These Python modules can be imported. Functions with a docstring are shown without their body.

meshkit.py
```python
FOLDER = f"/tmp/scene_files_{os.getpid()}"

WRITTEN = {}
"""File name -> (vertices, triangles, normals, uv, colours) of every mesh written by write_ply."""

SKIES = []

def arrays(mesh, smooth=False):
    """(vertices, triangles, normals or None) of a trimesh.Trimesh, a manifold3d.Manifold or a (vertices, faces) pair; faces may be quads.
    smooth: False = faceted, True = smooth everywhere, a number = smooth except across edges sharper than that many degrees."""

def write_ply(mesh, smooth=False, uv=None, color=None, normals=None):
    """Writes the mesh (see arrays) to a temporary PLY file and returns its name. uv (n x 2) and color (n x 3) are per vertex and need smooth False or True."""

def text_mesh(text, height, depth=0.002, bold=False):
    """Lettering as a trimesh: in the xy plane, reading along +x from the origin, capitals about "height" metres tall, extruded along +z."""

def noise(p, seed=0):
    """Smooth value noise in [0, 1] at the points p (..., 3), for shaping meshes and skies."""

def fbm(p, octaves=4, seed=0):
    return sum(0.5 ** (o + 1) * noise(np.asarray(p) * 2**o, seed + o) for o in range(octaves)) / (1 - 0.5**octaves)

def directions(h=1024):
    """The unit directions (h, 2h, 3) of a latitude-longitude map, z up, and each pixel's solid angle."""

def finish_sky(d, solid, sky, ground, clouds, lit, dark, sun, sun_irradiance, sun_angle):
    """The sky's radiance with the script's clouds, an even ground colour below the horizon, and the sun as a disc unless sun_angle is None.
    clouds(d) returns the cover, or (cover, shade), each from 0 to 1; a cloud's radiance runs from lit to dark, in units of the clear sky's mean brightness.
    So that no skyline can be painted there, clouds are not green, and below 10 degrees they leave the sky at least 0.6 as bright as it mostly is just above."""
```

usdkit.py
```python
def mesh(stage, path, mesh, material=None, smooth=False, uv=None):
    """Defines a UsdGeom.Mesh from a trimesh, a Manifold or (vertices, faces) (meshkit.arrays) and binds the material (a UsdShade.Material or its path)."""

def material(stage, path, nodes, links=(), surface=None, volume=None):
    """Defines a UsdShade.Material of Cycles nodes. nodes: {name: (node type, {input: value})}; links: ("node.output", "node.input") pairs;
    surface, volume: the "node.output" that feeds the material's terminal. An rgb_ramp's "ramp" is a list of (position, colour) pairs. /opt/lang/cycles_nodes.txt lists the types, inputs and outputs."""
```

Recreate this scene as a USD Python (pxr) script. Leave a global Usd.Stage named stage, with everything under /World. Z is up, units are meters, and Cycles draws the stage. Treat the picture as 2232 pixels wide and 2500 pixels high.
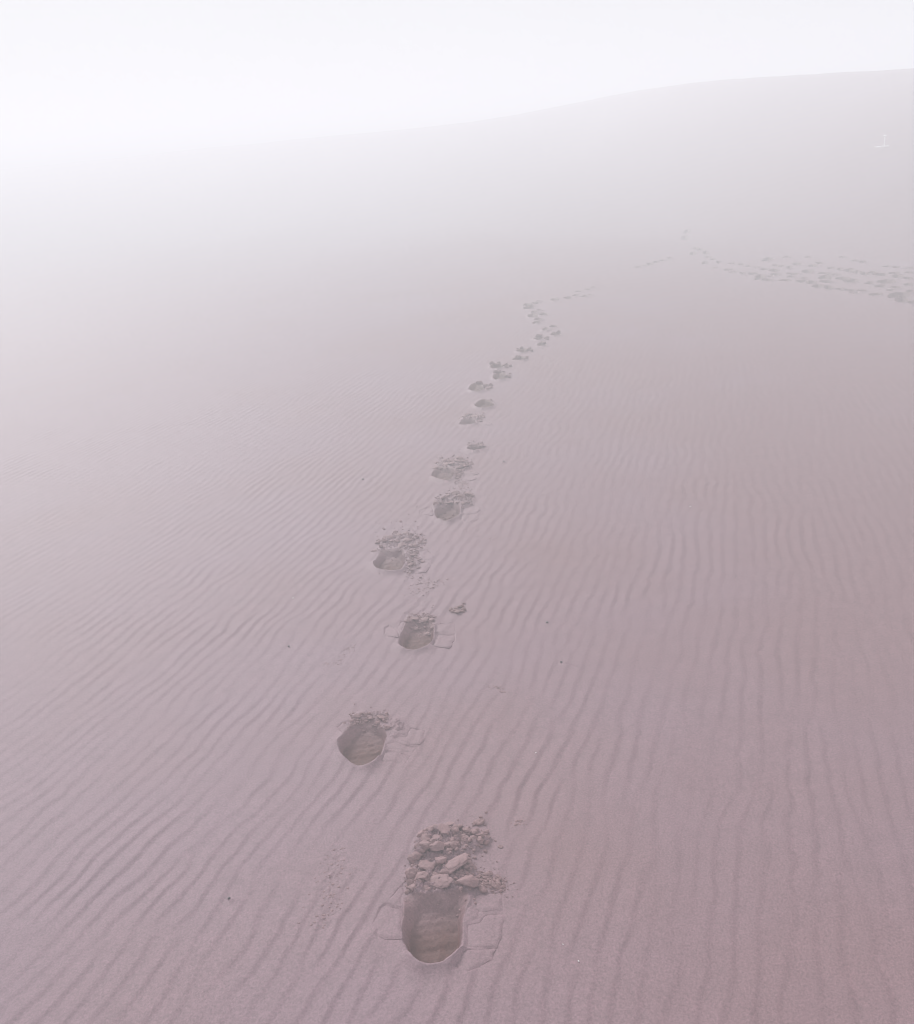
import math, random
import numpy as np
import shapely
from shapely.geometry import Polygon
from scipy.ndimage import gaussian_filter, map_coordinates
import trimesh, manifold3d, meshkit, usdkit
from meshkit import fbm, noise
from pxr import Gf, Sdf, Usd, UsdGeom, UsdLux, UsdShade, Vt

stage = Usd.Stage.CreateInMemory()
UsdGeom.SetStageUpAxis(stage, 'Z'); UsdGeom.SetStageMetersPerUnit(stage, 1.0)
UsdGeom.Xform.Define(stage, '/World'); UsdGeom.Scope.Define(stage, '/World/Looks')
LK = '/World/Looks/'

# ------------------------------------------------------------------ camera, sky, sun, exposure
CAM_H, FPX, W_PX, H_PX = 1.45, 2232.0, 2232.0, 2500.0
PITCH, ROLL = math.radians(21.56), math.radians(4.9)
EXPOSURE = 2.02
SUN_AZ, SUN_EL = math.radians(-30), math.radians(37)
SUN_I, SUN_ANGLE, SUN_COL = 0.40, 16.0, (1.0, 0.965, 0.95)
SKY_STRENGTH, CLOUD, CLOUD_RISE, CLOUD_COVER = 0.05, (2.70, 2.69, 2.71), 1.75, 0.95
HAZE_DENSITY, HAZE_TOP, HAZE_COL = 0.084, 3.3, (0.945, 0.948, 1.0)

fwd = np.array([0, math.cos(PITCH), -math.sin(PITCH)])
r0, u0 = np.array([1.0, 0, 0]), np.array([0, math.sin(PITCH), math.cos(PITCH)])
RIGHT = math.cos(ROLL) * r0 - math.sin(ROLL) * u0
UP = math.sin(ROLL) * r0 + math.cos(ROLL) * u0
cam = UsdGeom.Camera.Define(stage, '/World/camera')
cam.CreateHorizontalApertureAttr(36.0); cam.CreateFocalLengthAttr(36.0 * FPX / W_PX)
cam.CreateClippingRangeAttr((0.05, 5000.0)); cam.CreateExposureAttr(EXPOSURE)
m = Gf.Matrix4d(*RIGHT, 0, *UP, 0, *(-fwd), 0, 0, 0, CAM_H, 1)
cam.AddTransformOp().Set(m)

sun_dir = np.array([math.sin(SUN_AZ) * math.cos(SUN_EL), math.cos(SUN_AZ) * math.cos(SUN_EL), math.sin(SUN_EL)])
dome = UsdLux.DomeLight.Define(stage, '/World/sky')
dome.GetPrim().SetCustomDataByKey('kind', 'structure')
skym = usdkit.material(stage, LK + 'overcast_sky', {
    'sky': ('sky_texture', {'sky_type': 'single_scattering', 'sun_disc': False, 'sun_elevation': SUN_EL, 'sun_rotation': SUN_AZ}),
    'tc': ('texture_coordinate', {}),
    'n': ('noise_texture', {'scale': 1.6, 'detail': 4.0, 'roughness': 0.5}),
    'r': ('map_range', {'from_min': 0.25, 'from_max': 0.75, 'to_min': 0.95, 'to_max': 1.05}),
    'c': ('vector_math', {'math_type': 'scale', 'vector1': CLOUD}),
    'dz': ('separate_xyz', {}), 'up': ('math', {'math_type': 'maximum', 'value2': 0.0}), 'rise': ('math', {'math_type': 'multiply_add', 'value2': CLOUD_RISE, 'value3': 1.0}), 'rn': ('math', {'math_type': 'multiply'}),
    'mx': ('mix_color', {'fac': CLOUD_COVER, 'use_clamp': False}),
    'bg': ('background_shader', {'strength': SKY_STRENGTH})},
    [('tc.generated', 'n.vector'), ('n.fac', 'r.value'), ('tc.generated', 'dz.vector'), ('dz.z', 'up.value1'), ('up.value', 'rise.value1'), ('rise.value', 'rn.value1'), ('r.result', 'rn.value2'), ('rn.value', 'c.scale'), ('sky.color', 'mx.a'), ('c.vector', 'mx.b'), ('mx.result', 'bg.color')], surface='bg.background')
UsdShade.MaterialBindingAPI.Apply(dome.GetPrim()).Bind(skym)
sun = UsdLux.DistantLight.Define(stage, '/World/sun')
sun.CreateNormalizeAttr(True); sun.CreateIntensityAttr(SUN_I); sun.CreateAngleAttr(SUN_ANGLE); sun.CreateColorAttr(Gf.Vec3f(*SUN_COL))
sz = sun_dir; sx = np.cross([0, 0, 1.0], sz); sx /= np.linalg.norm(sx); sy = np.cross(sz, sx)
sun.AddTransformOp().Set(Gf.Matrix4d(*sx, 0, *sy, 0, *sz, 0, 0, 0, 50, 1))

# ------------------------------------------------------------------ helpers
taken = {}
def numbered(path):
    k = taken.get(path, 0); taken[path] = k + 1
    return path if k == 0 else f'{path}_{k:03d}'
def tag(prim, label=None, cat=None, group=None, kind=None):
    p = prim.GetPrim() if hasattr(prim, 'GetPrim') else prim
    for k, v in (('label', label), ('category', cat), ('group', group), ('kind', kind)):
        if v: p.SetCustomDataByKey(k, v)
    return p
def thing(name, loc, label, cat, group=None):
    x = UsdGeom.Xform.Define(stage, numbered('/World/' + name)); x.AddTranslateOp().Set(Gf.Vec3d(*map(float, loc)))
    tag(x, label, cat, group)
    return x.GetPrim()
def put(name, v, f, mat, parent=None, normals=None, damp_shade=None, origin=(0, 0, 0), smooth=False):
    base = str(parent.GetPath()) if parent is not None else '/World'
    path = numbered(base + '/' + name)
    v = np.asarray(v, float) - np.asarray(origin, float)
    g = usdkit.mesh(stage, path, (v, f), mat, smooth if normals is None else False)
    if normals is not None:
        g.CreateNormalsAttr(Vt.Vec3fArray.FromNumpy(np.asarray(normals, np.float32))); g.SetNormalsInterpolation('vertex')
    if damp_shade is not None:
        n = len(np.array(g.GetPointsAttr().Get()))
        d = np.full(n, damp_shade, np.float32) if np.ndim(damp_shade) == 0 else np.asarray(damp_shade, np.float32)
        UsdGeom.PrimvarsAPI(g).CreatePrimvar('damp_shade', Sdf.ValueTypeNames.FloatArray, 'vertex').Set(Vt.FloatArray.FromNumpy(d))
    return g.GetPrim()
def at(px, py, z=0.0):
    """A point of the photograph to the flat ground below it."""
    px, py = np.asarray(px, float), np.asarray(py, float)
    d = fwd * FPX + (px - W_PX / 2)[..., None] * RIGHT - (py - H_PX / 2)[..., None] * UP
    t = (CAM_H - z) / -d[..., 2]
    p = d * t[..., None]
    return p[..., :2]
def chaikin(p, n=2):
    for _ in range(n):
        q = np.roll(p, -1, 0)
        p = np.stack([0.75 * p + 0.25 * q, 0.25 * p + 0.75 * q], 1).reshape(-1, 2)
    return p
def sstep(a, b, x):
    t = np.clip((x - a) / (b - a), 0, 1)
    return t * t * (3 - 2 * t)
def sdist(poly, x, y):
    """Signed distance to a closed polygon, negative inside."""
    P, Q = poly, np.roll(poly, -1, 0)
    out = np.full(x.shape, 1e9); e = Q - P; L = np.maximum((e ** 2).sum(1), 1e-18)
    for k in range(len(P)):
        dx, dy = x - P[k, 0], y - P[k, 1]
        t = np.clip((dx * e[k, 0] + dy * e[k, 1]) / L[k], 0, 1)
        np.minimum(out, (dx - t * e[k, 0]) ** 2 + (dy - t * e[k, 1]) ** 2, out=out)
    ins = shapely.contains_xy(Polygon(poly), x, y)
    return np.where(ins, -1, 1) * np.sqrt(out)
def n2(x, y, s, seed, o=3):
    return fbm(np.stack([x * s, y * s, np.full_like(x, 0.37)], -1), o, seed) - 0.5

# ------------------------------------------------------------------ materials
def sand(name, dry, wet, grain=0.40, bump=0.8):
    return usdkit.material(stage, LK + name, {
        'g': ('geometry', {}),
        'fine': ('noise_texture', {'scale': 210.0, 'detail': 4.0, 'roughness': 0.8}),
        'mid': ('noise_texture', {'scale': 16.0, 'detail': 7.0, 'roughness': 0.78}),
        'big': ('noise_texture', {'scale': 0.9, 'detail': 3.0, 'roughness': 0.55}),
        'fr': ('map_range', {'from_min': 0.28, 'from_max': 0.72, 'to_min': 1 - grain, 'to_max': 1 + grain}),
        'mr': ('map_range', {'from_min': 0.3, 'from_max': 0.7, 'to_min': 0.92, 'to_max': 1.08}),
        'br': ('map_range', {'from_min': 0.3, 'from_max': 0.7, 'to_min': -0.5, 'to_max': 0.5}),
        'sx': ('separate_xyz', {}), 'xr': ('map_range', {'from_min': -1.4, 'from_max': 1.4, 'to_min': 0.0, 'to_max': 1.0, 'clamp': True}),
        'ad': ('math', {'math_type': 'add', 'use_clamp': True}),
        'tint': ('mix_color', {'a': tuple(dry * np.array([1.03, 1.08, 1.12])), 'b': tuple(dry * np.array([0.97, 0.93, 0.88]))}),
        'at': ('attribute', {'attribute': 'damp_shade'}),
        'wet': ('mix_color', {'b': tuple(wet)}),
        'm1': ('math', {'math_type': 'multiply'}),
        'col': ('vector_math', {'math_type': 'scale'}),
        'bp': ('bump', {'strength': bump, 'distance': 0.0012}),
        'p': ('principled_bsdf', {'roughness': 0.68, 'specular_ior_level': 0.32, 'diffuse_roughness': 0.4})},
        [('g.position', 'fine.vector'), ('g.position', 'mid.vector'), ('g.position', 'big.vector'), ('fine.fac', 'fr.value'), ('mid.fac', 'mr.value'), ('big.fac', 'br.value'),
         ('g.position', 'sx.vector'), ('sx.x', 'xr.value'), ('xr.result', 'ad.value1'), ('br.result', 'ad.value2'), ('ad.value', 'tint.fac'), ('tint.result', 'wet.a'), ('at.fac', 'wet.fac'), ('fr.result', 'm1.value1'), ('mr.result', 'm1.value2'),
         ('wet.result', 'col.vector1'), ('m1.value', 'col.scale'), ('col.vector', 'p.base_color'), ('fine.fac', 'bp.height'), ('bp.normal', 'p.normal')], surface='p.BSDF')
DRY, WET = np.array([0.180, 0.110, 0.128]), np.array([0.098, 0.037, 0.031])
M_SAND = sand('dune_sand', DRY, WET)
M_CLOD = sand('clod_sand', DRY * np.array([1.12, 1.08, 0.98]), WET, 0.25, 0.9)
M_DARK = usdkit.material(stage, LK + 'dark_stone', {'n': ('noise_texture', {'scale': 160.0}), 'r': ('rgb_ramp', {'ramp': [(0.3, (0.03, 0.026, 0.03)), (0.7, (0.09, 0.075, 0.08))]}), 'p': ('principled_bsdf', {'roughness': 0.7})},
    [('n.fac', 'r.fac'), ('r.color', 'p.base_color')], surface='p.BSDF')
M_SHELL = usdkit.material(stage, LK + 'white_shell', {'n': ('noise_texture', {'scale': 300.0}), 'r': ('rgb_ramp', {'ramp': [(0.3, (0.42, 0.40, 0.40)), (0.7, (0.6, 0.58, 0.58))]}), 'p': ('principled_bsdf', {'roughness': 0.35})},
    [('n.fac', 'r.fac'), ('r.color', 'p.base_color')], surface='p.BSDF')
M_WHITE = usdkit.material(stage, LK + 'white_paint', {'n': ('noise_texture', {'scale': 40.0}), 'r': ('rgb_ramp', {'ramp': [(0.3, (0.78, 0.78, 0.78)), (0.7, (0.84, 0.84, 0.84))]}), 'p': ('principled_bsdf', {'roughness': 0.4})},
    [('n.fac', 'r.fac'), ('r.color', 'p.base_color')], surface='p.BSDF')

# ------------------------------------------------------------------ wind ripples: a band of noise about one wave number, so crests fork and end as real ones do
rng = np.random.default_rng(5)
RN, RS, LAM = 800, 0.025, 0.053
env = gaussian_filter(rng.normal(size=(RN, RN)), (0.046 / RS, 0.085 / RS), mode='wrap') + 1j * gaussian_filter(rng.normal(size=(RN, RN)), (0.046 / RS, 0.085 / RS), mode='wrap')
env /= np.abs(env).mean()
A0 = math.radians(23)
def ripples(x, y):
    yy = np.maximum(y, -3.0)
    wob = 0.070 * n2(x, y, 2.1, 11, 2) + 0.042 * n2(x, y, 8.0, 12, 2) + 0.016 * n2(x, y, 24.0, 13, 2)
    g = 5 * (1 - np.exp(-yy / 5))
    S = x * math.cos(A0) - y * math.sin(A0) + 0.075 * x * g + wob
    u, v = x * math.cos(A0) - y * math.sin(A0), x * math.sin(A0) + y * math.cos(A0)
    c = np.stack([u / RS, v / RS])
    z = map_coordinates(env.real, c, order=1, mode='grid-wrap') + 1j * map_coordinates(env.imag, c, order=1, mode='grid-wrap')
    a = np.abs(z)
    ph = 2 * math.pi * S / LAM + np.angle(z)
    f = np.sin(ph) - 0.30 * np.sin(2 * ph) + 0.08 * np.sin(3 * ph)
    far = np.exp(-np.maximum(np.hypot(x, y) - 30, 0) / 10)
    return 0.00100 * f * a / (a + 0.9) * 1.9 * (0.30 + 2.1 * np.clip(n2(x, y, 3.6, 21, 3) + 0.24, 0, 1)) * far + 0.0016 * n2(x, y, 13, 23, 3)

# ------------------------------------------------------------------ the footprints, as seen from the photographer's place
def C(ox, oy, s):
    return lambda pts: [(ox + a / s, oy + b / s) for a, b in pts]
c1, c2, c3, c4, c5, c6 = C(850, 1900, 3.64), C(700, 1650, 4.0444), C(850, 1250, 4.55), C(1000, 1000, 6.796), C(1100, 650, 5.2), C(1550, 500, 2.669)
def gp(pts, n=2):
    p = np.array(pts); q = at(p[:, 0], p[:, 1])
    return chaikin(q, 3 if n == 2 else n) if n else q
MAIN = []
def main(conv, pit, heap, slabs, clods, bands, label, depth, extra=()):
    MAIN.append(dict(pit=gp(conv(pit)), heap=[(gp(conv(h)), hh) for h, hh in heap], slabs=[(gp(conv(s), 0), l) for s, l in slabs],
                     clods=[(at(*conv([(c[0], c[1])])[0]), c) for c in clods], conv=conv, bands=bands, label=label, D=depth, extra=[(gp(conv(e), 1), v) for e, v in extra]))
main(c1, [(470,1350),(478,1250),(495,1150),(480,1080),(560,1040),(650,1045),(760,1040),(850,1030),(930,1000),(1060,1000),(1085,1080),(1050,1170),(1030,1260),(1030,1380),(1010,1500),(940,1600),(850,1660),(740,1690),(640,1680),(570,1620),(520,1530),(480,1440)],
     [([(530,1040),(500,900),(560,800),(700,770),(900,760),(1130,790),(1150,900),(1130,1000),(930,1020),(700,1060)], 0.018), ([(560,780),(590,560),(660,470),(820,420),(980,420),(1200,490),(1290,540),(1220,610),(1000,700),(800,760)], 0.016),
      ([(1150,1000),(1180,860),(1300,840),(1390,900),(1380,970),(1250,1010)], 0.006)],
     [([(1095,1085),(1150,1010),(1390,1000),(1398,1185),(1200,1195),(1120,1120)], 0.006), ([(1040,1300),(1060,1290),(1150,1275),(1215,1205),(1398,1200),(1375,1380),(1325,1512),(1060,1520),(1040,1500)], 0.006),
      ([(1010,1545),(1055,1530),(1318,1525),(1270,1640),(1090,1742),(990,1715),(925,1680),(985,1600)], 0.006), ([(1045,1240),(1060,1170),(1100,1105),(1190,1180),(1160,1255),(1090,1275)], 0.012),
      ([(200,1300),(265,1135),(340,1090),(430,1135),(480,1150),(492,1240),(470,1340),(485,1440),(350,1435),(270,1395)], 0.004), ([(345,1085),(420,990),(510,900),(520,1010),(470,1075),(480,1140),(430,1125)], 0.004)],
     [(850,500,115,62,1),(955,475,70,60,1),(810,555,92,50,1),(660,520,90,60),(690,580,95,72),(620,635,60,50),(700,660,105,72),(800,670,115,66),(880,630,85,72),(945,625,85,72),(1010,560,80,50),(1060,575,70,60),(1120,575,75,62),(1180,580,60,50),(1250,540,42,30),
      (870,430,125,26,1),(740,485,70,40),(770,455,60,34),(690,490,60,40),(595,735,95,90),(680,770,72,50),(710,820,125,72),(825,790,95,90),(950,830,200,84,1),(1085,805,95,74),(570,890,95,100),(680,925,115,80),(830,970,170,76,1),(1060,955,150,105),(590,1005,80,50),(700,1015,70,40),
      (1250,865,62,52),(1335,900,50,32),(1280,965,72,52),(1335,965,46,40),(1195,1000,70,50),(1165,395,76,58),(1355,612,40,28),(1000,470,50,40),(1060,500,60,44),(1120,515,60,40),(1170,540,50,30),(760,600,60,50),(560,960,60,50),(1010,870,70,40),(890,880,80,40),(770,880,60,36)],
     [((560,780),(1240,500),60,9,26), ((520,960),(1150,860),70,9,24), ((1150,900),(1390,960),40,8,20)],
     'nearest and largest footprint, with two rows of crumbled sand at its toe', 0.050)
main(c2, [(505,640),(560,580),(620,490),(700,440),(800,410),(900,440),(985,520),(1000,590),(975,660),(960,740),(920,810),(850,880),(770,905),(680,895),(600,850),(530,780),(505,710)],
     [([(600,480),(640,390),(780,345),(950,345),(1060,400),(1000,470),(800,440)], 0.008), ([(1000,470),(1090,405),(1200,470),(1165,575),(1010,600)], 0.010)],
     [([(985,665),(1105,648),(1318,690),(1250,764),(1100,730),(975,720)], 0.006), ([(968,738),(1098,742),(1242,776),(1180,880),(1080,852),(925,848)], 0.006), ([(1015,605),(1165,585),(1215,490),(1390,530),(1325,680),(1110,642)], 0.007),
      ([(480,505),(540,450),(640,435),(632,480),(580,560),(556,565)], 0.006), ([(1000,470),(1085,412),(1195,475),(1160,570),(1010,590)], 0.013), ([(640,415),(760,352),(940,345),(960,365),(780,385),(690,425)], 0.006), ([(800,395),(960,372),(1045,395),(985,430),(890,425)], 0.009)],
     [(760,395,50,30),(840,430,60,34),(930,430,70,30),(890,465,50,34),(1000,520,50,50),(700,430,60,30),(640,470,40,40),(560,465,40,24)],
     [((640,440),(1000,440),40,6,16)], 'second footprint up the trail, smooth oval hollow with cracked plates on its right', 0.045)
main(c3, [(555,1440),(575,1360),(640,1240),(690,1200),(800,1190),(940,1200),(960,1250),(968,1360),(950,1440),(900,1500),(800,1545),(690,1555),(610,1530),(565,1480)],
     [([(630,1200),(690,1130),(830,1110),(950,1135),(1020,1195),(960,1215),(800,1190)], 0.006)],
     [([(385,1285),(460,1237),(535,1285),(572,1358),(555,1400),(470,1385),(385,1365)], 0.005), ([(545,1280),(575,1205),(650,1192),(642,1238),(584,1345)], 0.007), ([(975,1245),(1060,1228),(1188,1225),(1208,1330),(1095,1345),(975,1335)], 0.006),
      ([(972,1345),(1095,1355),(1210,1340),(1205,1430),(1115,1525),(1000,1510),(925,1488),(955,1445)], 0.006), ([(660,1150),(700,1095),(830,1088),(830,1122),(700,1135)], 0.004), ([(838,1088),(935,1108),(1010,1185),(940,1140),(838,1122)], 0.004)],
     [(680,1222,60,30),(750,1200,80,30),(840,1205,90,30),(920,1215,60,36),(660,1245,40,30),(740,1260,60,40),(860,1295,100,24),(940,1300,40,40)],
     [((650,1200),(950,1220),36,6,16)], 'third footprint up the trail, dark oval below a cracked ledge, plates on both sides', 0.045)
main(c3, [(265,575),(310,530),(345,440),(370,420),(500,425),(620,420),(640,480),(640,590),(610,650),(560,675),(450,680),(350,665),(290,620)],
     [([(330,430),(330,330),(420,270),(560,235),(780,255),(860,340),(780,400),(600,420)], 0.012), ([(645,640),(640,420),(780,400),(800,520),(780,640),(700,690)], 0.006)],
     [([(760,430),(900,410),(968,490),(925,540),(800,520)], 0.005), ([(790,540),(920,555),(930,600),(870,680),(790,690),(765,640)], 0.005)],
     [(525,225,40,40),(565,265,70,40),(640,255,60,30),(700,262,70,36),(760,290,50,50),(410,295,60,34),(480,300,80,34),(340,350,60,60),(410,345,80,60),(480,345,60,30),(540,350,60,40),(660,335,90,46),(600,390,100,50),(690,385,60,30),(370,405,50,40),(800,350,50,30),(850,345,30,24),(290,435,60,24),(330,320,30,24),(740,390,60,24),(690,580,50,50),(690,610,50,40),(780,625,60,34),(720,500,50,30),(830,550,40,24),(730,600,40,30)],
     [((330,390),(840,320),90,6,18), ((650,640),(790,440),60,5,14)], 'fourth footprint up the trail, left of its neighbours, crumbly brow and rubble on right', 0.045)
main(c4, [(400,1640),(480,1620),(560,1590),(620,1520),(760,1510),(850,1600),(855,1680),(820,1760),(740,1830),(640,1870),(560,1860),(440,1790),(405,1720)],
     [([(390,1640),(400,1540),(500,1450),(700,1380),(1000,1390),(1090,1460),(1030,1590),(850,1600),(700,1500),(560,1590)], 0.015)],
     [([(140,1655),(260,1620),(388,1595),(400,1650),(405,1715),(395,1755),(290,1742),(150,1735)], 0.004), ([(865,1625),(1050,1560),(1185,1612),(1165,1665),(1110,1712),(870,1705)], 0.005), ([(865,1725),(1105,1730),(1185,1800),(1085,1855),(900,1885),(835,1825)], 0.004)],
     [(640,1440,100,60),(755,1420,130,80),(860,1460,110,90),(970,1430,130,90),(1050,1440,60,70),(570,1500,110,60),(680,1540,150,60,1),(440,1590,80,80),(900,1580,90,50),(970,1560,60,40),(510,1410,30,30),(530,1570,80,60),(830,1510,60,50),(1020,1570,40,30),(430,1530,60,40),(800,1570,60,40)],
     [((430,1560),(1060,1480),90,6,20)], 'fifth footprint up the trail, round hollow under big clods, pointed plate on its left', 0.045)
main(c4, [(350,1080),(385,1010),(440,945),(560,945),(720,965),(765,1030),(750,1110),(690,1170),(600,1195),(500,1175),(400,1130)],
     [([(430,950),(470,880),(600,840),(820,820),(960,850),(1060,920),(1030,1000),(880,990),(750,960),(560,940)], 0.013), ([(760,1180),(740,1050),(800,960),(900,1000),(880,1180)], 0.006)],
     [([(890,1000),(1030,992),(1148,1055),(1125,1075),(890,1045)], 0.004), ([(890,1058),(1130,1088),(1125,1150),(1060,1178),(890,1150)], 0.004)],
     [(470,890,50,40),(600,860,100,34),(700,870,90,30),(830,840,90,40),(890,830,50,30),(700,925,120,40),(800,890,110,34),(900,890,80,34),(940,965,100,40),(1035,910,50,30),(1000,940,60,30),(620,930,120,30),(820,985,90,40),(870,930,80,36),(840,1030,60,44),(780,1080,50,40),(830,1095,60,30),(800,1150,50,30),(430,970,80,40)],
     [((450,930),(1040,900),80,6,18), ((760,1140),(860,1010),60,5,14)], 'sixth footprint up the trail, wide hollow with layered crumbs down its right side', 0.045)
main(c4, [(945,640),(960,612),(1040,604),(1160,612),(1270,625),(1255,655),(1200,682),(1100,705),(1000,695),(955,670)], [([(960,615),(990,575),(1130,565),(1240,590),(1260,620)], 0.004)], [],
     [(1000,590,50,20),(1180,600,60,22),(1250,625,40,22),(1100,590,50,20)], [((980,590),(1240,600),30,5,14)], 'small shallow footprint with faint scrape lines above it, seventh up the trail', 0.035)
main(c4, [(815,235),(870,165),(980,158),(1090,165),(1110,220),(1050,262),(950,270),(860,262)], [([(830,170),(900,105),(1050,90),(1200,110),(1240,150),(1100,170),(980,158)], 0.012)],
     [([(1120,225),(1170,180),(1240,170),(1320,185),(1380,228),(1345,262),(1240,250),(1130,255)], 0.005)],
     [(830,140,40,24),(900,125,60,30),(950,110,60,30),(1070,125,120,50,1),(1220,130,60,30),(1225,100,30,20),(1150,110,60,24),(1000,110,50,24),(1190,190,60,30)], [((860,140),(1230,120),40,5,14)], 'eighth footprint up the trail, low dark hollow with one flat plate stretching to the right', 0.040)
ELL = []   # (centre, half sizes in the photo, rubble to the right, label)
def ell(conv, s, cx, cy, w, h, label, rub=0, group=None):
    (px, py), = conv([(cx, cy)])
    ELL.append((px, py, w / 2 / s, h / 2 / s, rub / s, label, group))
T = [((430,1765,230,84,0),'dark oval footprint ringed by crumbs, just beyond the eighth one with the flat plate'),
     ((335,1555,200,84,110),'footprint with a long tail of broken crumbs to its right, middle of the trail'),
     ((630,1405,180,76,60),'compact dark footprint between two wider crumbled ones on the middle of the trail'),
     ((590,1280,160,56,110),'footprint with thin dark sole and a loop of crumbs on its right'),
     ((875,1178,165,46,30),'small footprint with a pointed right end, one step above the looped crumbs'),
     ((915,1078,150,42,60),'long low footprint where the trail starts to swing right'),
     ((1160,1002,115,36,0),'short rounded footprint alone to the right of the long low one'),
     ((1120,922,125,38,70),'stretched grainy footprint with rubble on its right, upper trail'),
     ((1335,868,120,32,0),'rightmost footprint of the upper zigzag before the trail bends'),
     ((1205,810,90,32,55),'double looking footprint with a pale right half, above the rightmost one of the zigzag'),
     ((1305,768,100,22,0),'thin dark sliver of a footprint directly above the double looking one'),
     ((1098,722,110,26,0),'lowest footprint of the close group of five under the bend of the trail'),
     ((1125,688,112,28,0),'footprint second from the bottom of the close group under the bend of the trail'),
     ((1050,645,130,44,0),'widest and darkest footprint of the close group under the bend of the trail'),
     ((1180,622,120,30,0),'footprint at the right of the close group under the bend of the trail'),
     ((1065,596,84,26,0),'pale footprint at the top left of the close group under the bend of the trail'),
     ((1128,574,78,18,0),'faint small footprint at the top of the close group under the bend of the trail'),
     ((1000,545,140,36,0),'pale lower footprint at the leftmost corner where the trail bends right'),
     ((985,512,120,28,40),'ragged upper footprint at the leftmost corner where the trail bends right'),
     ((1075,488,90,22,0),'footprint joining the corner of the bend to its upper right'),
     ((1135,468,90,18,0),'thin footprint at the upper end of the bend, before the first lone one'),
     ((1325,447,116,30,0),'first lone footprint right of the bend, pale grey and clear of others'),
     ((1490,425,112,26,0),'second lone footprint right of the bend, fainter than the first'),
     ((1600,392,90,24,0),'left footprint of the overlapping knot on the far trail'),
     ((1705,406,90,20,0),'lower right footprint of the overlapping knot on the far trail'),
     ((1625,345,90,18,0),'thin footprint lying above the overlapping knot on the far trail'),
     ((1765,386,80,16,0),'rightmost footprint of the overlapping knot on the far trail'),
     ((1740,318,90,20,0),'faint footprint where the far trail climbs past the knot'),
     ((1810,292,60,14,0),'very faint footprint just above the knot, near the end of the clear trail')]
for (cx, cy, w, h, rub), lab in T: ell(c5, 5.2, cx, cy, w, h, lab, rub)
GF = 'faint far footprints at the end of the trail'
for q in [(20,418,44,9),(62,408,36,8),(102,398,50,11),(142,384,42,9),(185,372,46,8),(228,357,42,7)]: ell(c6, 2.669, *q, 'faint far footprint in a row climbing right at the end of the trail', 0, GF)
GP = 'very faint footprints linking the trail end and the trampled tracks'
for q in [(330,215,46,22),(380,325,40,20),(345,180,40,12),(400,290,36,12),(430,300,44,12),(465,320,40,16),(480,350,44,10),(460,390,42,13),(525,425,32,9),(550,383,40,8),(510,365,40,8)]: ell(c6, 2.669, *q, 'very faint footprint of the line between the trail end and the trampled tracks', 0, GP)
GT = 'trampled footprints in the fog at the right edge'
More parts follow.
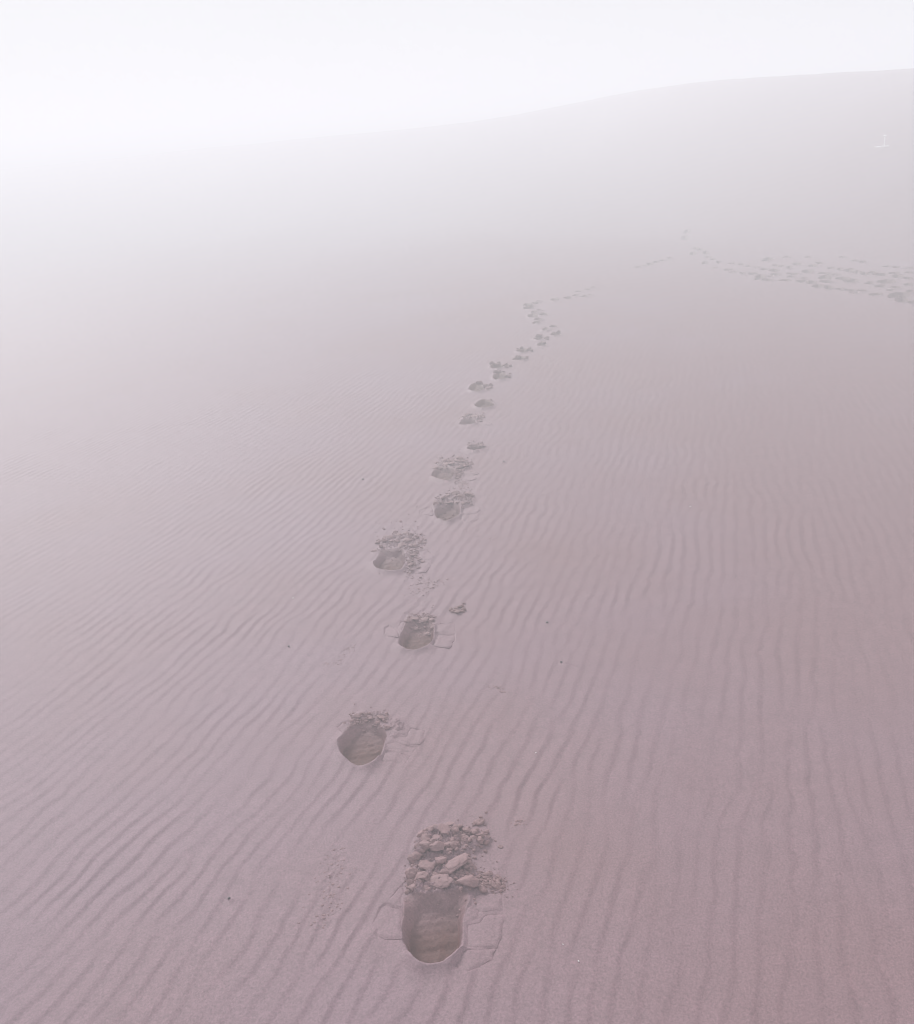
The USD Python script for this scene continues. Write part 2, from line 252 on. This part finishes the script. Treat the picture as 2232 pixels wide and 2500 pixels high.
for q in [(610,437,60,11),(640,452,50,9),(705,460,44,9),(770,462,66,11),(630,393,44,9),(690,402,44,8),(740,412,44,9),(800,420,50,9),(820,482,70,20),(805,498,60,9),(870,503,70,11),(850,432,60,11),(912,440,66,16),(920,465,60,16),(880,480,50,10),(985,503,80,13),(1030,462,76,12),(1020,482,60,10),(1090,511,80,14),(1105,490,60,10),(1150,519,70,14),(950,410,60,10),(915,404,44,10),(870,362,60,13),(850,375,40,9),(1055,397,60,17),(1130,350,40,9),(1160,408,60,15),(1130,445,80,19),(1195,540,70,18),(1262,551,60,16),(1340,559,62,13),(1410,568,80,12),(1480,573,64,11),(1425,585,66,10),(1570,593,90,14),(1240,488,88,19),(1250,513,88,12),(1240,459,88,12),(1305,468,88,14),(1355,493,88,16),(1412,509,96,19),(1340,430,42,14),(1400,440,70,18),(1450,452,60,17),(1500,465,60,13),(1550,455,60,15),(1600,470,88,12),(1530,523,60,14),(1600,540,70,14),(1640,512,108,22),(1700,548,70,16),(1670,567,56,12),(1690,458,70,11),(1715,479,78,19),(1782,490,60,14),(1790,455,60,12),(1740,597,106,22),(1685,606,70,22),(1740,631,80,24),(1795,575,60,15),(1782,530,60,14),(1808,645,60,14),(1650,415,70,9),(1705,420,50,9),(1790,425,60,9),(1435,375,42,10),(1485,385,50,10),(1352,352,42,7),(1010,420,40,16),(990,352,50,8),(1200,392,50,9),(1280,425,50,10)]:
    ell(c6, 2.669, *q, 'dim footprint among the trampled tracks in fog at the right edge', 0, GT)

class Print: pass
prints = []
for i, q in enumerate(MAIN):
    p = Print(); p.pit, p.heap, p.slabs, p.D, p.label, p.group, p.seed, p.extra = q['pit'], q['heap'], q['slabs'], q['D'], q['label'], 'footprints of the single trail', 100 + i, q['extra']
    p.q, p.fine = q, 4
    prints.append(p)
for i, (px, py, rx, ry, rub, lab, group) in enumerate(ELL):
    p = Print(); r = random.Random(900 + i); t = np.linspace(0, 2 * math.pi, 18, endpoint=False); ry *= 1.25 if i < len(T) else 1.55; rx *= 1.08 if i < len(T) else 1.15
    wob = np.array([1 + 0.16 * (r.random() - 0.5) for _ in t])
    p.pit = at(px + rx * np.cos(t) * wob, py - ry * np.sin(t) * wob)
    p.heap, p.slabs, p.extra = [], [], []
    if i < len(T):
        ht = np.linspace(0, math.pi, 9)
        p.heap.append((at(px + rx * 0.95 * np.cos(ht), py - ry * (0.75 + 0.55 * np.sin(ht))), 0.007))
    if rub:
        p.heap.append((at(px + rx * 0.9 + rub * (0.5 + 0.5 * np.cos(t)), py + ry * 0.9 * np.sin(t) - ry * 0.2), 0.004))
    p.D = 0.042 if i < len(T) else 0.06
    p.label, p.group, p.seed, p.q, p.fine = lab, group or 'footprints of the single trail', 200 + i, None, 4
    prints.append(p)
for p in prints:
    g = Polygon(p.pit).buffer(0.016 if p.q else 0.02)
    for h, _ in p.heap: g = g.union(Polygon(h).buffer(0.008))
    for s, _ in p.slabs: g = g.union(Polygon(s).buffer(0.006))
    g = g.buffer(0.006).buffer(-0.006)
    p.area = g if g.geom_type == 'Polygon' else max(g.geoms, key=lambda a: a.area)
    b = p.area.bounds; p.box = (b[0] - 0.08, b[1] - 0.08, b[2] + 0.08, b[3] + 0.08)
    c = p.pit.mean(0); p.c = c
    # the walking direction runs away from the camera
    d = c / np.linalg.norm(c); a = p.pit @ d; p.dir, p.a0, p.a1 = d, a.min(), a.max()

# patches of scuffed, crumb-strewn sand and tails blown behind pebbles: (outline points, height)
SCUFF = [(c3([(640,720),(900,700),(1060,760),(1060,850),(900,1000),(700,1080),(620,1000)]), 0.0045), (c3([(1290,130),(1560,200),(1700,320),(1500,330),(1300,260)]), 0.003), (c3([(560,1580),(800,1560),(1000,1600),(900,1700),(640,1660)]), 0.003),
         ([(790,1690),(870,1560),(880,1580),(860,1620),(810,1660),(770,1660)], 0.0035), ([(760,1620),(850,1580),(865,1560),(870,1575),(820,1625)], 0.004), ([(1190,1672),(1215,1678),(1242,1690),(1240,1698),(1205,1688)], 0.006),
         ([(790,2270),(770,2200),(800,2090),(825,2070),(838,2090),(835,2160),(820,2260)], 0.004), ([(880,2010),(935,1960),(945,1990),(905,2060),(880,2060)], 0.003), ([(1240,2010),(1260,1995),(1285,2000),(1275,2020),(1250,2025)], 0.004),
         (c4([(830,1200),(1000,1210),(1020,1330),(830,1330)]), 0.003), (c5([(560,1640),(740,1620),(720,1700),(590,1710)]), 0.004), (c5([(640,1560),(720,1600),(690,1640),(620,1620)]), 0.004),
         (c1([(380,1760),(700,1740),(1000,1790),(900,1900),(500,1880)]), 0.002)]
SCUFF = [(gp(p, 1), h) for p, h in SCUFF]
TAILS = [(at(1371, 1619), at(1420, 1634), 0.006), (at(560, 2197), at(590, 2203), 0.005), (at(702, 1578), at(716, 1582), 0.003)]

def dunes(x, y):
    r = np.hypot(x, y)
    roll = 0.16 * sstep(5.5, 16, r) * (n2(x, y, 0.16, 31, 2) * 1.6) + 0.010 * n2(x, y, 0.8, 32, 2) * 2
    az = np.arctan2(x, y)
    r0 = 15.5 - 4.9 * sstep(0.12, 0.5, az) + 14.0 * sstep(0.32, -0.70, az) + 1.6 * n2(x, y, 0.16, 34, 2)
    bank = (2.24 + 0.40 * np.exp(-((az - 0.25) / 0.14) ** 2)) * sstep(r0, r0 + 15.0 - 3 * sstep(0.12, 0.5, az) + 4 * sstep(0.3, -0.6, az), r) * (1 - sstep(1.2, 2.4, np.abs(az)))
    return roll * sstep(0, 2, r) + bank * (1 - sstep(40, 120, r))

def heights(x, y, want=False):
    """Height of the sand and its dampness with painted pit shade."""
    rip, base = ripples(x, y), dunes(x, y)
    add, keep, damp_shade = np.zeros_like(x), np.ones_like(x), np.zeros_like(x)
    for poly, hh in SCUFF:
        b = poly.min(0) - 0.05, poly.max(0) + 0.05
        k = np.nonzero((x > b[0][0]) & (x < b[1][0]) & (y > b[0][1]) & (y < b[1][1]))[0]
        if not len(k): continue
        xs, ys = x[k], y[k]; w = sstep(0.012, -0.02, sdist(poly, xs, ys))
        add[k] += w * hh * (np.abs(n2(xs, ys, 90, 61, 3)) * 3.2 - 0.3); keep[k] *= 1 - 0.5 * w
    for a, b, hh in TAILS:
        L = np.linalg.norm(b - a); d = (b - a) / L
        s, n = (x - a[0]) * d[0] + (y - a[1]) * d[1], -(x - a[0]) * d[1] + (y - a[1]) * d[0]
        add += hh * np.exp(-(n / 0.006) ** 2) * np.clip(s / 0.006, 0, 1) * np.clip(1 - s / L, 0, 1)
    for p in prints:
        k = np.nonzero((x > p.box[0]) & (x < p.box[2]) & (y > p.box[1]) & (y < p.box[3]))[0]
        if not len(k): continue
        xs, ys = x[k], y[k]
        d = sdist(p.pit, xs, ys) + (0.006 * n2(xs, ys, 30, p.seed, 2) + 0.004 * n2(xs, ys, 110, p.seed + 1, 2) if p.q else 0.006 * n2(xs, ys, 30, p.seed, 2))
        t = ((xs * p.dir[0] + ys * p.dir[1]) - p.a0) / (p.a1 - p.a0)
        wall = 0.015 + 0.008 * n2(xs, ys, 40, p.seed + 2, 2) + 0.03 * sstep(0.5, 0.95, t) if p.q else 0.015 + 0.03 * sstep(0.4, 0.9, t)
        s = sstep(0, 1, -d / wall)
        drop = s * 0.86 * p.D * (1.08 - 0.95 * np.clip((t - 0.15) / 0.85, 0, 1) ** 1.15)
        rough = s * (0.0010 * np.abs(np.sin(t * 17 + 4 * n2(xs, ys, 14, p.seed + 3, 2))) ** 3 * sstep(0.05, 0.4, t) + 0.0003 * np.sin(t * 75 + 9 * n2(xs, ys, 12, p.seed + 4, 2)) + 0.0075 * n2(xs, ys, 55, p.seed + 5, 5))
        lip = np.exp(-np.maximum(d, 0) / (0.009 + 0.012 * np.clip(n2(xs, ys, 12, p.seed + 8, 2) + 0.4, 0, 1))) * (0.0015 + 0.0085 * sstep(-0.12, 0.2, n2(xs, ys, 16, p.seed + 9, 2) + 0.12 * sstep(0.4, 0.0, t))) * (1 - s) + 0.0042 * sstep(0.45, 0.10, t) * np.exp(-np.where(d < 0.004, (d - 0.004) / 0.004, (d - 0.004) / 0.016) ** 2) * (1 - s) + 0.0025 * np.exp(-np.maximum(d, 0) / 0.02) * n2(xs, ys, 70, p.seed + 10, 3) * (1 - s)
        for sp, lift in p.slabs: lip = lip * (1 - sstep(0.004, -0.004, sdist(sp, xs, ys)))
        h = -drop + rough + lip
        for hp, hh in p.heap:
            dh = sdist(hp, xs, ys); w = sstep(0.012, -0.022, dh) * sstep(-0.03, 0.005, d)
            e = np.abs(n2(xs, ys, 48, p.seed + 7, 4)) * 4.2
            h += w * hh * (0.3 + e)
            damp_shade[k] = np.maximum(damp_shade[k], w * ((0.12 if p.q else 0.55) + 0.5 * n2(xs, ys, 60, p.seed + 13, 2)))
        for sp, lift in p.slabs:
            ds = sdist(sp, xs, ys); w = sstep(-0.002, -0.010, ds)
            h -= w * 0.0030 * sstep(-0.004, 0.004, d)
        add[k] += h
        keep[k] *= (1 - s) * (1 - 0.7 * np.exp(-np.maximum(d, 0) / 0.02))
        damp_shade[k] = np.maximum(damp_shade[k], sstep(0.0005, -0.005, d) * ((0.38 + 0.62 * s ** 2 * sstep(0.9, 0.35, t)) if p.q else 1.0) * (1 + 0.35 * n2(xs, ys, 30, p.seed + 11, 3)))  # damp sand, plus shading put into the colour: darker heel floor, paler walls
    z = base + rip * keep + add
    return (z, np.clip(damp_shade, 0, 1)) if want else z

# ------------------------------------------------------------------ the dune: one sheet, fine in front, coarse to the horizon, opened only where a footprint's own sand takes over
f_, th = FPX, PITCH
v = np.concatenate([np.linspace(1640, -240, 560), np.arange(-241.3, -715, -1.3)])
front = CAM_H / np.tan(np.arctan(v / f_) + th)
front = front[front > 1.0]
R = np.concatenate([np.linspace(0.04, front[0], 14)[:-1], front, np.geomspace(front[-1], 600, 90)[1:]])
TH = np.concatenate([np.radians(np.linspace(-38, 38, 640)), np.radians(np.linspace(38, 322, 90))[1:-1]])
nr, nt = len(R), len(TH)
def polar(r, a): return r * np.sin(a), r * np.cos(a)
rr, aa = np.meshgrid(R, TH, indexing='ij')
gx, gy = polar(rr, aa)
gz, _ = heights(gx.ravel(), gy.ravel(), True); gz = gz.reshape(gx.shape)
grid = np.stack([gx, gy, gz], -1)
owner = np.full((nr - 1, nt), -1)
mid_r, TH2 = (R[1:] + R[:-1]) / 2, np.append(TH, TH[0] + 2 * math.pi)
mid_t = (TH2[1:] + TH2[:-1]) / 2
for k, p in enumerate(prints):
    b = np.array(p.area.exterior.coords); pr, pa = np.hypot(b[:, 0], b[:, 1]), np.arctan2(b[:, 0], b[:, 1])
    i0, i1 = max(np.searchsorted(R, pr.min()) - 2, 0), np.searchsorted(R, pr.max()) + 2
    j0, j1 = max(np.searchsorted(TH[:640], pa.min()) - 2, 0), min(np.searchsorted(TH[:640], pa.max()) + 2, 639)
    if j1 - j0 < 2: p.win = None; continue
    cx, cy = polar(*np.meshgrid(mid_r[i0:i1], mid_t[j0:j1], indexing='ij'))
    m = shapely.contains_xy(p.area, cx, cy) & (owner[i0:i1, j0:j1] < 0)
    owner[i0:i1, j0:j1][m] = k
    p.win = (i0, i1, j0, j1)
def wrap_normals(P):
    dr = np.gradient(P, axis=0); e = np.concatenate([P[:, -1:], P, P[:, :1]], 1); dt = e[:, 2:] - e[:, :-2]
    n = np.cross(dt, dr); n /= np.linalg.norm(n, axis=-1, keepdims=True) + 1e-20
    return np.where(n[..., 2:] < 0, -n, n)
gn = wrap_normals(grid)
i, j = np.nonzero(owner < 0); j2 = (j + 1) % nt
quads = np.stack([i * nt + j, (i + 1) * nt + j, (i + 1) * nt + j2, i * nt + j2], 1)
centre = len(grid.reshape(-1, 3))
faces = np.vstack([quads[:, [0, 2, 1]], quads[:, [0, 3, 2]]])
faces = np.vstack([faces, np.stack([np.full(nt, centre), (np.arange(nt) + 1) % nt, np.arange(nt)], 1)])
gv = np.vstack([grid.reshape(-1, 3), [0, 0, gz[0].mean()]]); gnn = np.vstack([gn.reshape(-1, 3), [0, 0, 1]])
tri = gv[faces]; up = np.cross(tri[:, 1] - tri[:, 0], tri[:, 2] - tri[:, 0])[:, 2] < 0
faces[up] = faces[up][:, ::-1]
tag(put('sand_dune', gv, faces, M_SAND, normals=gnn, damp_shade=0.0), 'rippled pinkish grey sand dune fading away into white fog', 'sand', kind='structure')

# ------------------------------------------------------------------ clods, plates, crumbs
def clod(w, d, h, seed, sub=2, flat=False):
    r = np.random.default_rng(seed)
    s = trimesh.creation.icosphere(sub); V = np.array(s.vertices)
    k = 10; N = r.normal(size=(k, 3)); N /= np.linalg.norm(N, axis=1, keepdims=True); hh = r.uniform(0.5, 0.88, k)
    if flat: N = np.vstack([N, [[0, 0, 1], [0, 0, -1]]]); hh = np.append(hh, [0.6, 0.6])
    rad = np.minimum(1, (hh / np.maximum(V @ N.T, 1e-3)).min(1))
    rad *= 1 + 0.5 * (fbm(V * 2.1 + seed % 97, 3, seed) - 0.5) + 0.30 * (fbm(V * 5.5 + seed % 53, 2, seed + 1) - 0.5)
    V = V * rad[:, None] * np.array([w, d, h]) / 2 / 0.72
    tx, ty, tz = r.uniform(-0.35, 0.35), r.uniform(-0.35, 0.35), r.uniform(-0.6, 0.6)
    M = trimesh.transformations.euler_matrix(tx, ty, tz)[:3, :3]
    return V @ M.T, np.array(s.faces)
def px_size(c, px):
    """Metres that px photo pixels span across the view at ground point c."""
    depth = np.dot([c[0], c[1], -CAM_H], fwd)
    return px * depth / FPX
def slab(sp, lift, seed, pitpoly):
    cs = manifold3d.CrossSection([np.asarray(sp, float) if Polygon(sp).exterior.is_ccw else np.asarray(sp, float)[::-1]])
    cs = cs.offset(-0.0012, manifold3d.JoinType.Round).offset(0.0009, manifold3d.JoinType.Round)
    if cs.is_empty(): return None
    mm = manifold3d.Manifold.extrude(cs, 0.012).refine_to_length(0.0042).to_mesh()
    v, f = np.array(mm.vert_properties[:, :3], float), np.array(mm.tri_verts)
    edge = -sdist(np.asarray(sp, float), v[:, 0], v[:, 1])
    topw = v[:, 2] / 0.012
    x, y = v[:, 0].copy(), v[:, 1].copy()
    v[:, 0] += 0.020 * n2(x, y, 18, 801, 2) + 0.012 * n2(x, y, 42, 805, 2) + 0.005 * n2(x, y, 100, 802, 2); v[:, 1] += 0.020 * n2(x, y, 18, 803, 2) + 0.012 * n2(x, y, 42, 806, 2) + 0.005 * n2(x, y, 100, 804, 2)
    r = random.Random(seed); tx, ty = 0.03 + r.uniform(-0.06, 0.06), -0.04 + r.uniform(-0.06, 0.06)
    c = v[:, :2].mean(0)
    top = dunes(x, y) + ripples(x, y) * 0.7 + 0.13 * lift + tx * (x - c[0]) + ty * (y - c[1]) - 0.0026 * sstep(0.007, 0.0, edge) + 0.0025 * n2(x, y, 28, seed, 3) + 0.0012 * n2(x, y, 120, seed + 2, 2)
    v[:, 2] = top - (1 - topw) * 0.016
    return v, f

def subgrid(p, k):
    i0, i1, j0, j1 = p.win
    K = p.fine
    ri = np.interp(np.arange((i1 - i0) * K + 1) / K + i0, np.arange(nr), R)
    tj = np.interp(np.arange((j1 - j0) * K + 1) / K + j0, np.arange(nt), TH)
    x, y = polar(*np.meshgrid(ri, tj, indexing='ij'))
    z, dmp_shade = heights(x.ravel(), y.ravel(), True)
    P = np.stack([x, y, z.reshape(x.shape)], -1); dmp_shade = dmp_shade.reshape(x.shape)
    own = owner[i0:i1, j0:j1] == k
    n = np.cross(np.gradient(P, axis=1), np.gradient(P, axis=0)); n /= np.linalg.norm(n, axis=-1, keepdims=True) + 1e-20
    n = np.where(n[..., 2:] < 0, -n, n)
    # along the rim of the cut the vertices lie on the straight edges of the dune sheet
    G, GN = grid[i0:i1 + 1, j0:j1 + 1], gn[i0:i1 + 1, j0:j1 + 1]
    t = (np.arange(K + 1) / K)[:, None]
    pad = np.pad(own, 1)
    for a, b in zip(*np.nonzero(own)):
        for da, db, A, B in ((-1, 0, (a, b), (a, b + 1)), (1, 0, (a + 1, b), (a + 1, b + 1)), (0, -1, (a, b), (a + 1, b)), (0, 1, (a, b + 1), (a + 1, b + 1))):
            if not pad[a + 1 + da, b + 1 + db]:
                si, sj = (slice(A[0] * K, B[0] * K + 1), A[1] * K) if A[1] == B[1] else (A[0] * K, slice(A[1] * K, B[1] * K + 1))
                P[si, sj] = G[A] * (1 - t) + G[B] * t; n[si, sj] = GN[A] * (1 - t) + GN[B] * t; dmp_shade[si, sj] *= 0
    cells = np.repeat(np.repeat(own, K, 0), K, 1); a, b = np.nonzero(cells); m = x.shape[1]
    q = np.stack([a * m + b, (a + 1) * m + b, (a + 1) * m + b + 1, a * m + b + 1], 1)
    used, inv = np.unique(q, return_inverse=True); q = inv.reshape(q.shape)
    V = P.reshape(-1, 3)[used]; f = np.vstack([q[:, [0, 2, 1]], q[:, [0, 3, 2]]])
    T3 = V[f]; neg = np.cross(T3[:, 1] - T3[:, 0], T3[:, 2] - T3[:, 0])[:, 2] < 0; f[neg] = f[neg][:, ::-1]
    return V, f, n.reshape(-1, 3)[used], dmp_shade.reshape(-1)[used]
def hz(x, y): return float(heights(np.array([float(x)]), np.array([float(y)]))[0])

for k, p in enumerate(prints):
    if p.win is None or not (owner == k).any(): continue
    V, f, n, dmp_shade = subgrid(p, k)
    o = np.array([p.c[0], p.c[1], float(dunes(p.c[:1], p.c[1:])[0])])
    if p.q is None:
        t = thing('footprint', o, p.label, 'footprint', p.group)
        put('hollow', V, f, M_SAND, t, n, dmp_shade, o)
        px = np.hypot(*p.c)
        if p.group == 'footprints of the single trail' and px < 7.6:
            r = random.Random(p.seed)
            for hp, hh in p.heap:
                lo, hi = hp.min(0), hp.max(0)
                for _ in range(6):
                    x, y = r.uniform(lo[0], hi[0]), r.uniform(lo[1], hi[1])
                    if not shapely.contains_xy(Polygon(hp), x, y): continue
                    s = r.uniform(0.012, 0.026)
                    cv, cf = clod(s * 1.3, s, s * 0.9, p.seed * 31 + _, 1)
                    put('sand_clod', cv + [x, y, hz(x, y) + 0.2 * s], cf, M_CLOD, t, None, 0.45, o, 40)
        continue
    t = thing('footprint', o, p.label, 'footprint', p.group)
    put('hollow', V, f, M_SAND, t, n, dmp_shade, o)
    for a, (sp, lift) in enumerate(p.slabs):
        got = slab(sp, lift, p.seed * 7 + a, p.pit)
        if got: put('crust_plate', got[0], got[1], M_SAND, t, None, 0.0, o, 35)
    pos = [c for c, _ in p.q['clods']]; hs = heights(np.array([c[0] for c in pos]), np.array([c[1] for c in pos]))
    sc = p.q['conv']([(0, 0), (1, 0)]); sc = sc[1][0] - sc[0][0]
    for a, ((c, q), z) in enumerate(zip(p.q['clods'], hs)):
        w = px_size(c, q[2] * sc) * 1.0; hgt = px_size(c, q[3] * sc) * 0.98; flat = len(q) > 4
        el = math.atan2(CAM_H, np.hypot(*c)); d = min(w * 0.8, hgt * 1.1 / max(math.sin(el), 0.4))
        h = (0.5 if flat else 0.8) * hgt
        cv, cf = clod(w, d, h, p.seed * 53 + a, 3 if k < 4 else 2, flat)
        put('sand_clod', cv + [c[0], c[1], z + 0.16 * h], cf, M_CLOD, t, None, 0.0 if flat else 0.06, o, 55)
    cr_v, cr_f, m0 = [], [], 0
    r = random.Random(p.seed)
    for (ax, ay), (bx, by), spread, s0, s1 in p.q['bands']:
        xy = []
        for _ in range(280):
            u = r.random(); wide = 1.0 if _ < 130 else 1.9; xy.append(at(*p.q['conv']([(ax + (bx - ax) * u + r.gauss(0, 14 * wide * wide), ay + (by - ay) * u + r.gauss(0, spread * wide))])[0]))
        xy = np.array(xy); zs = heights(xy[:, 0], xy[:, 1])
        for _, ((x, y), z) in enumerate(zip(xy, zs)):
            s = px_size((x, y), (s0 + (1.5 * s1 - s0) * r.random() ** 2) * sc * (1.0 if _ < 130 else 0.55))
            cv, cf = clod(s * 1.3, s, s * 0.9, p.seed * 11 + _, 1)
            cr_v.append(cv + [x, y, z + 0.2 * s]); cr_f.append(cf + m0); m0 += len(cv)
    tag(put('sand_crumbs', np.vstack(cr_v), np.vstack(cr_f), M_CLOD, t, None, 0.08, o, 50), kind='stuff')

# loose crumbs strewn between the prints
def crumbs(label, line, n, spread, smin, smax, seed):
    r = random.Random(seed); V, F, m0 = [], [], 0; L = at(np.array([a for a, _ in line]), np.array([b for _, b in line]))
    xy = []
    for _ in range(n):
        i = r.randrange(len(L) - 1); u = r.random(); xy.append(L[i] * (1 - u) + L[i + 1] * u + np.array([r.gauss(0, spread), r.gauss(0, spread)]))
    xy = np.array(xy); zs = heights(xy[:, 0], xy[:, 1])
    for k, ((x, y), z) in enumerate(zip(xy, zs)):
        s = 0.8 * (smin + (smax - smin) * r.random() ** 2.5)
        cv, cf = clod(s * 1.3, s, s * 0.8, seed * 91 + k, 1)
        V.append(cv * [1, 1, 0.7] + [x, y, z]); F.append(cf + m0); m0 += len(cv)
    o = np.append(L.mean(0), 0)
    tag(put('sand_crumbs', np.vstack(V), np.vstack(F), M_CLOD, None, None, 0.0, (0, 0, 0), 40), label, 'sand crumbs', kind='stuff')
crumbs('loose sand crumbs spilled between the third and fourth footprints', c3([(720,740),(1000,760),(900,830),(760,820),(720,980)]), 120, 0.02, 0.003, 0.010, 1)
crumbs('line of sand crumbs left of the third footprint', [(868,1570),(850,1590),(820,1615),(785,1625)], 60, 0.012, 0.003, 0.008, 2)
crumbs('short ridge of sand crumbs right of the gap between second and third footprints', [(1196,1676),(1215,1680),(1240,1692)], 26, 0.005, 0.004, 0.009, 3)
crumbs('trickle of sand crumbs upper left of the nearest footprint', [(818,2080),(815,2130),(800,2200),(775,2260)], 130, 0.018, 0.002, 0.0065, 4)
crumbs('small patch of crumbs to the upper right of the nearest footprint', [(1250,2018),(1268,2006),(1282,2002)], 22, 0.006, 0.003, 0.008, 5)
crumbs('scattered crumbs below the fifth footprint', c3([(1310,160),(1400,200),(1560,290),(1640,310)]), 46, 0.02, 0.003, 0.007, 6)
crumbs('crumbs running from the sixth footprint down to the fifth', c4([(840,1210),(940,1220),(880,1270),(900,1330)]), 50, 0.02, 0.004, 0.011, 7)
# a broken clump lying right of the third footprint
cc = at(*c3([(1220, 1095)])[0])
t = thing('sand_clump', (cc[0], cc[1], hz(*cc)), 'small broken clump of sand lying alone to the upper right of the third footprint', 'sand clump')
for a, (x, y, w, h) in enumerate([(1140,1090,50,30),(1180,1110,70,36),(1220,1120,70,30),(1250,1060,60,30),(1290,1090,50,30),(1270,1110,50,26),(1210,1080,50,24),(1290,1020,30,20)]):
    c = at(*c3([(x, y)])[0]); w, h = px_size(c, w / 4.55), px_size(c, h / 4.55)
    cv, cf = clod(w, w * 0.9, h * 1.1, 700 + a, 2)
    put('sand_clod', cv + [c[0], c[1], hz(*c) + 0.25 * h], cf, M_CLOD, t, None, 0.4, (cc[0], cc[1], hz(*cc)), 38)

# pebbles and shell flecks
def speck(name, px, py, w, h, mat, label, cat, seed, tall=0.8):
    c = at(px, py); w, h = 0.65 * px_size(c, w), 0.65 * px_size(c, h)
    z = hz(*c); cv, cf = clod(w, w * 0.9, h * tall, seed, 2)
    tag(put(name, cv + [c[0], c[1], z + 0.3 * h], cf, mat, None, None, None, (0, 0, 0), 45), label, cat)
speck('pebble', 1371, 1618, 9, 11, M_DARK, 'dark pebble with a small tail of sand blown behind it, right of the trail', 'pebble', 1)
speck('pebble', 560, 2196, 8, 12, M_DARK, 'tiny dark pebble on the rippled sand at the lower left', 'pebble', 2)
speck('pebble', 705, 1579, 7, 8, M_DARK, 'tiny dark pebble left of the third footprint, beside a line of crumbs', 'pebble', 3)
speck('pebble', 1336, 1521, 7, 7, M_DARK, 'tiny dark pebble just above the one with a sand tail, right of the trail', 'pebble', 4)
speck('pebble', 1230, 1128, 6, 5, M_DARK, 'small dark speck of stone right of the sixth footprint', 'pebble', 5)
speck('pebble', 886, 1170, 6, 5, M_DARK, 'small dark speck of stone left of the fifth and sixth footprints', 'pebble', 6)
speck('shell_fleck', 1308, 1838, 5, 4, M_SHELL, 'white shell fleck on the ripples to the right of the second footprint', 'shell', 7)
speck('shell_fleck', 716, 1461, 5, 4, M_SHELL, 'white shell fleck on the ripples to the left of the fourth footprint', 'shell', 8)
speck('shell_fleck', 1686, 1238, 5, 4, M_SHELL, 'white shell fleck alone on the pale sand far right of the fifth footprint', 'shell', 9)
speck('shell_fleck', 1413, 2350, 6, 8, M_SHELL, 'white shell fleck on the foreground sand right of the nearest footprint', 'shell', 10)
speck('shell_fleck', 1375, 2308, 5, 4, M_SHELL, 'smallest white shell fleck, just above left of another in the right foreground', 'shell', 11)

# a small white marker far up the bank on the right
dd = np.linspace(9, 20, 2000); pz = CAM_H - dd * math.tan(math.radians(1.72)); ph_ = math.radians(25.2)
mh = heights(dd * math.sin(ph_), dd * math.cos(ph_)); mk = int(np.argmax(mh >= pz)) if (mh >= pz).any() else 1200
mx, my, mz = dd[mk] * math.sin(ph_), dd[mk] * math.cos(ph_), float(mh[mk])
t = thing('marker_post', (mx, my, mz), 'tiny white marker post with a bar at its foot, far right in the fog', 'marker post')
pc = trimesh.creation.cylinder(radius=0.006, height=0.17, sections=12); pc.apply_translation((0, 0, 0.075))
put('post', pc.vertices, pc.faces, M_WHITE, t, smooth=40)
kp = trimesh.creation.icosphere(2, 0.024); kp.apply_scale((1, 1, 0.6)); kp.apply_translation((0, 0, 0.168)); put('cap', kp.vertices, kp.faces, M_WHITE, t, smooth=60)
fb = trimesh.creation.capsule(height=0.2, radius=0.009, count=[8, 12]); fb.apply_transform(trimesh.transformations.rotation_matrix(math.pi / 2, (0, 1, 0))); fb.apply_translation((-0.05, -0.03, 0.02)); put('foot_bar', fb.vertices, fb.faces, M_WHITE, t, smooth=60)

# ------------------------------------------------------------------ the fog lying on the sand
hb = trimesh.creation.box((1300, 1300, HAZE_TOP + 3.0)); hb.apply_translation((0, 0, (HAZE_TOP - 3.0) / 2))
M_HAZE = usdkit.material(stage, LK + 'fog', {'v': ('principled_volume', {'color': HAZE_COL, 'density': HAZE_DENSITY, 'anisotropy': 0.1})}, [], volume='v.volume')
tag(put('haze', np.array(hb.vertices), np.array(hb.faces), M_HAZE), 'pale lavender fog lying over the sand', 'fog', kind='stuff')
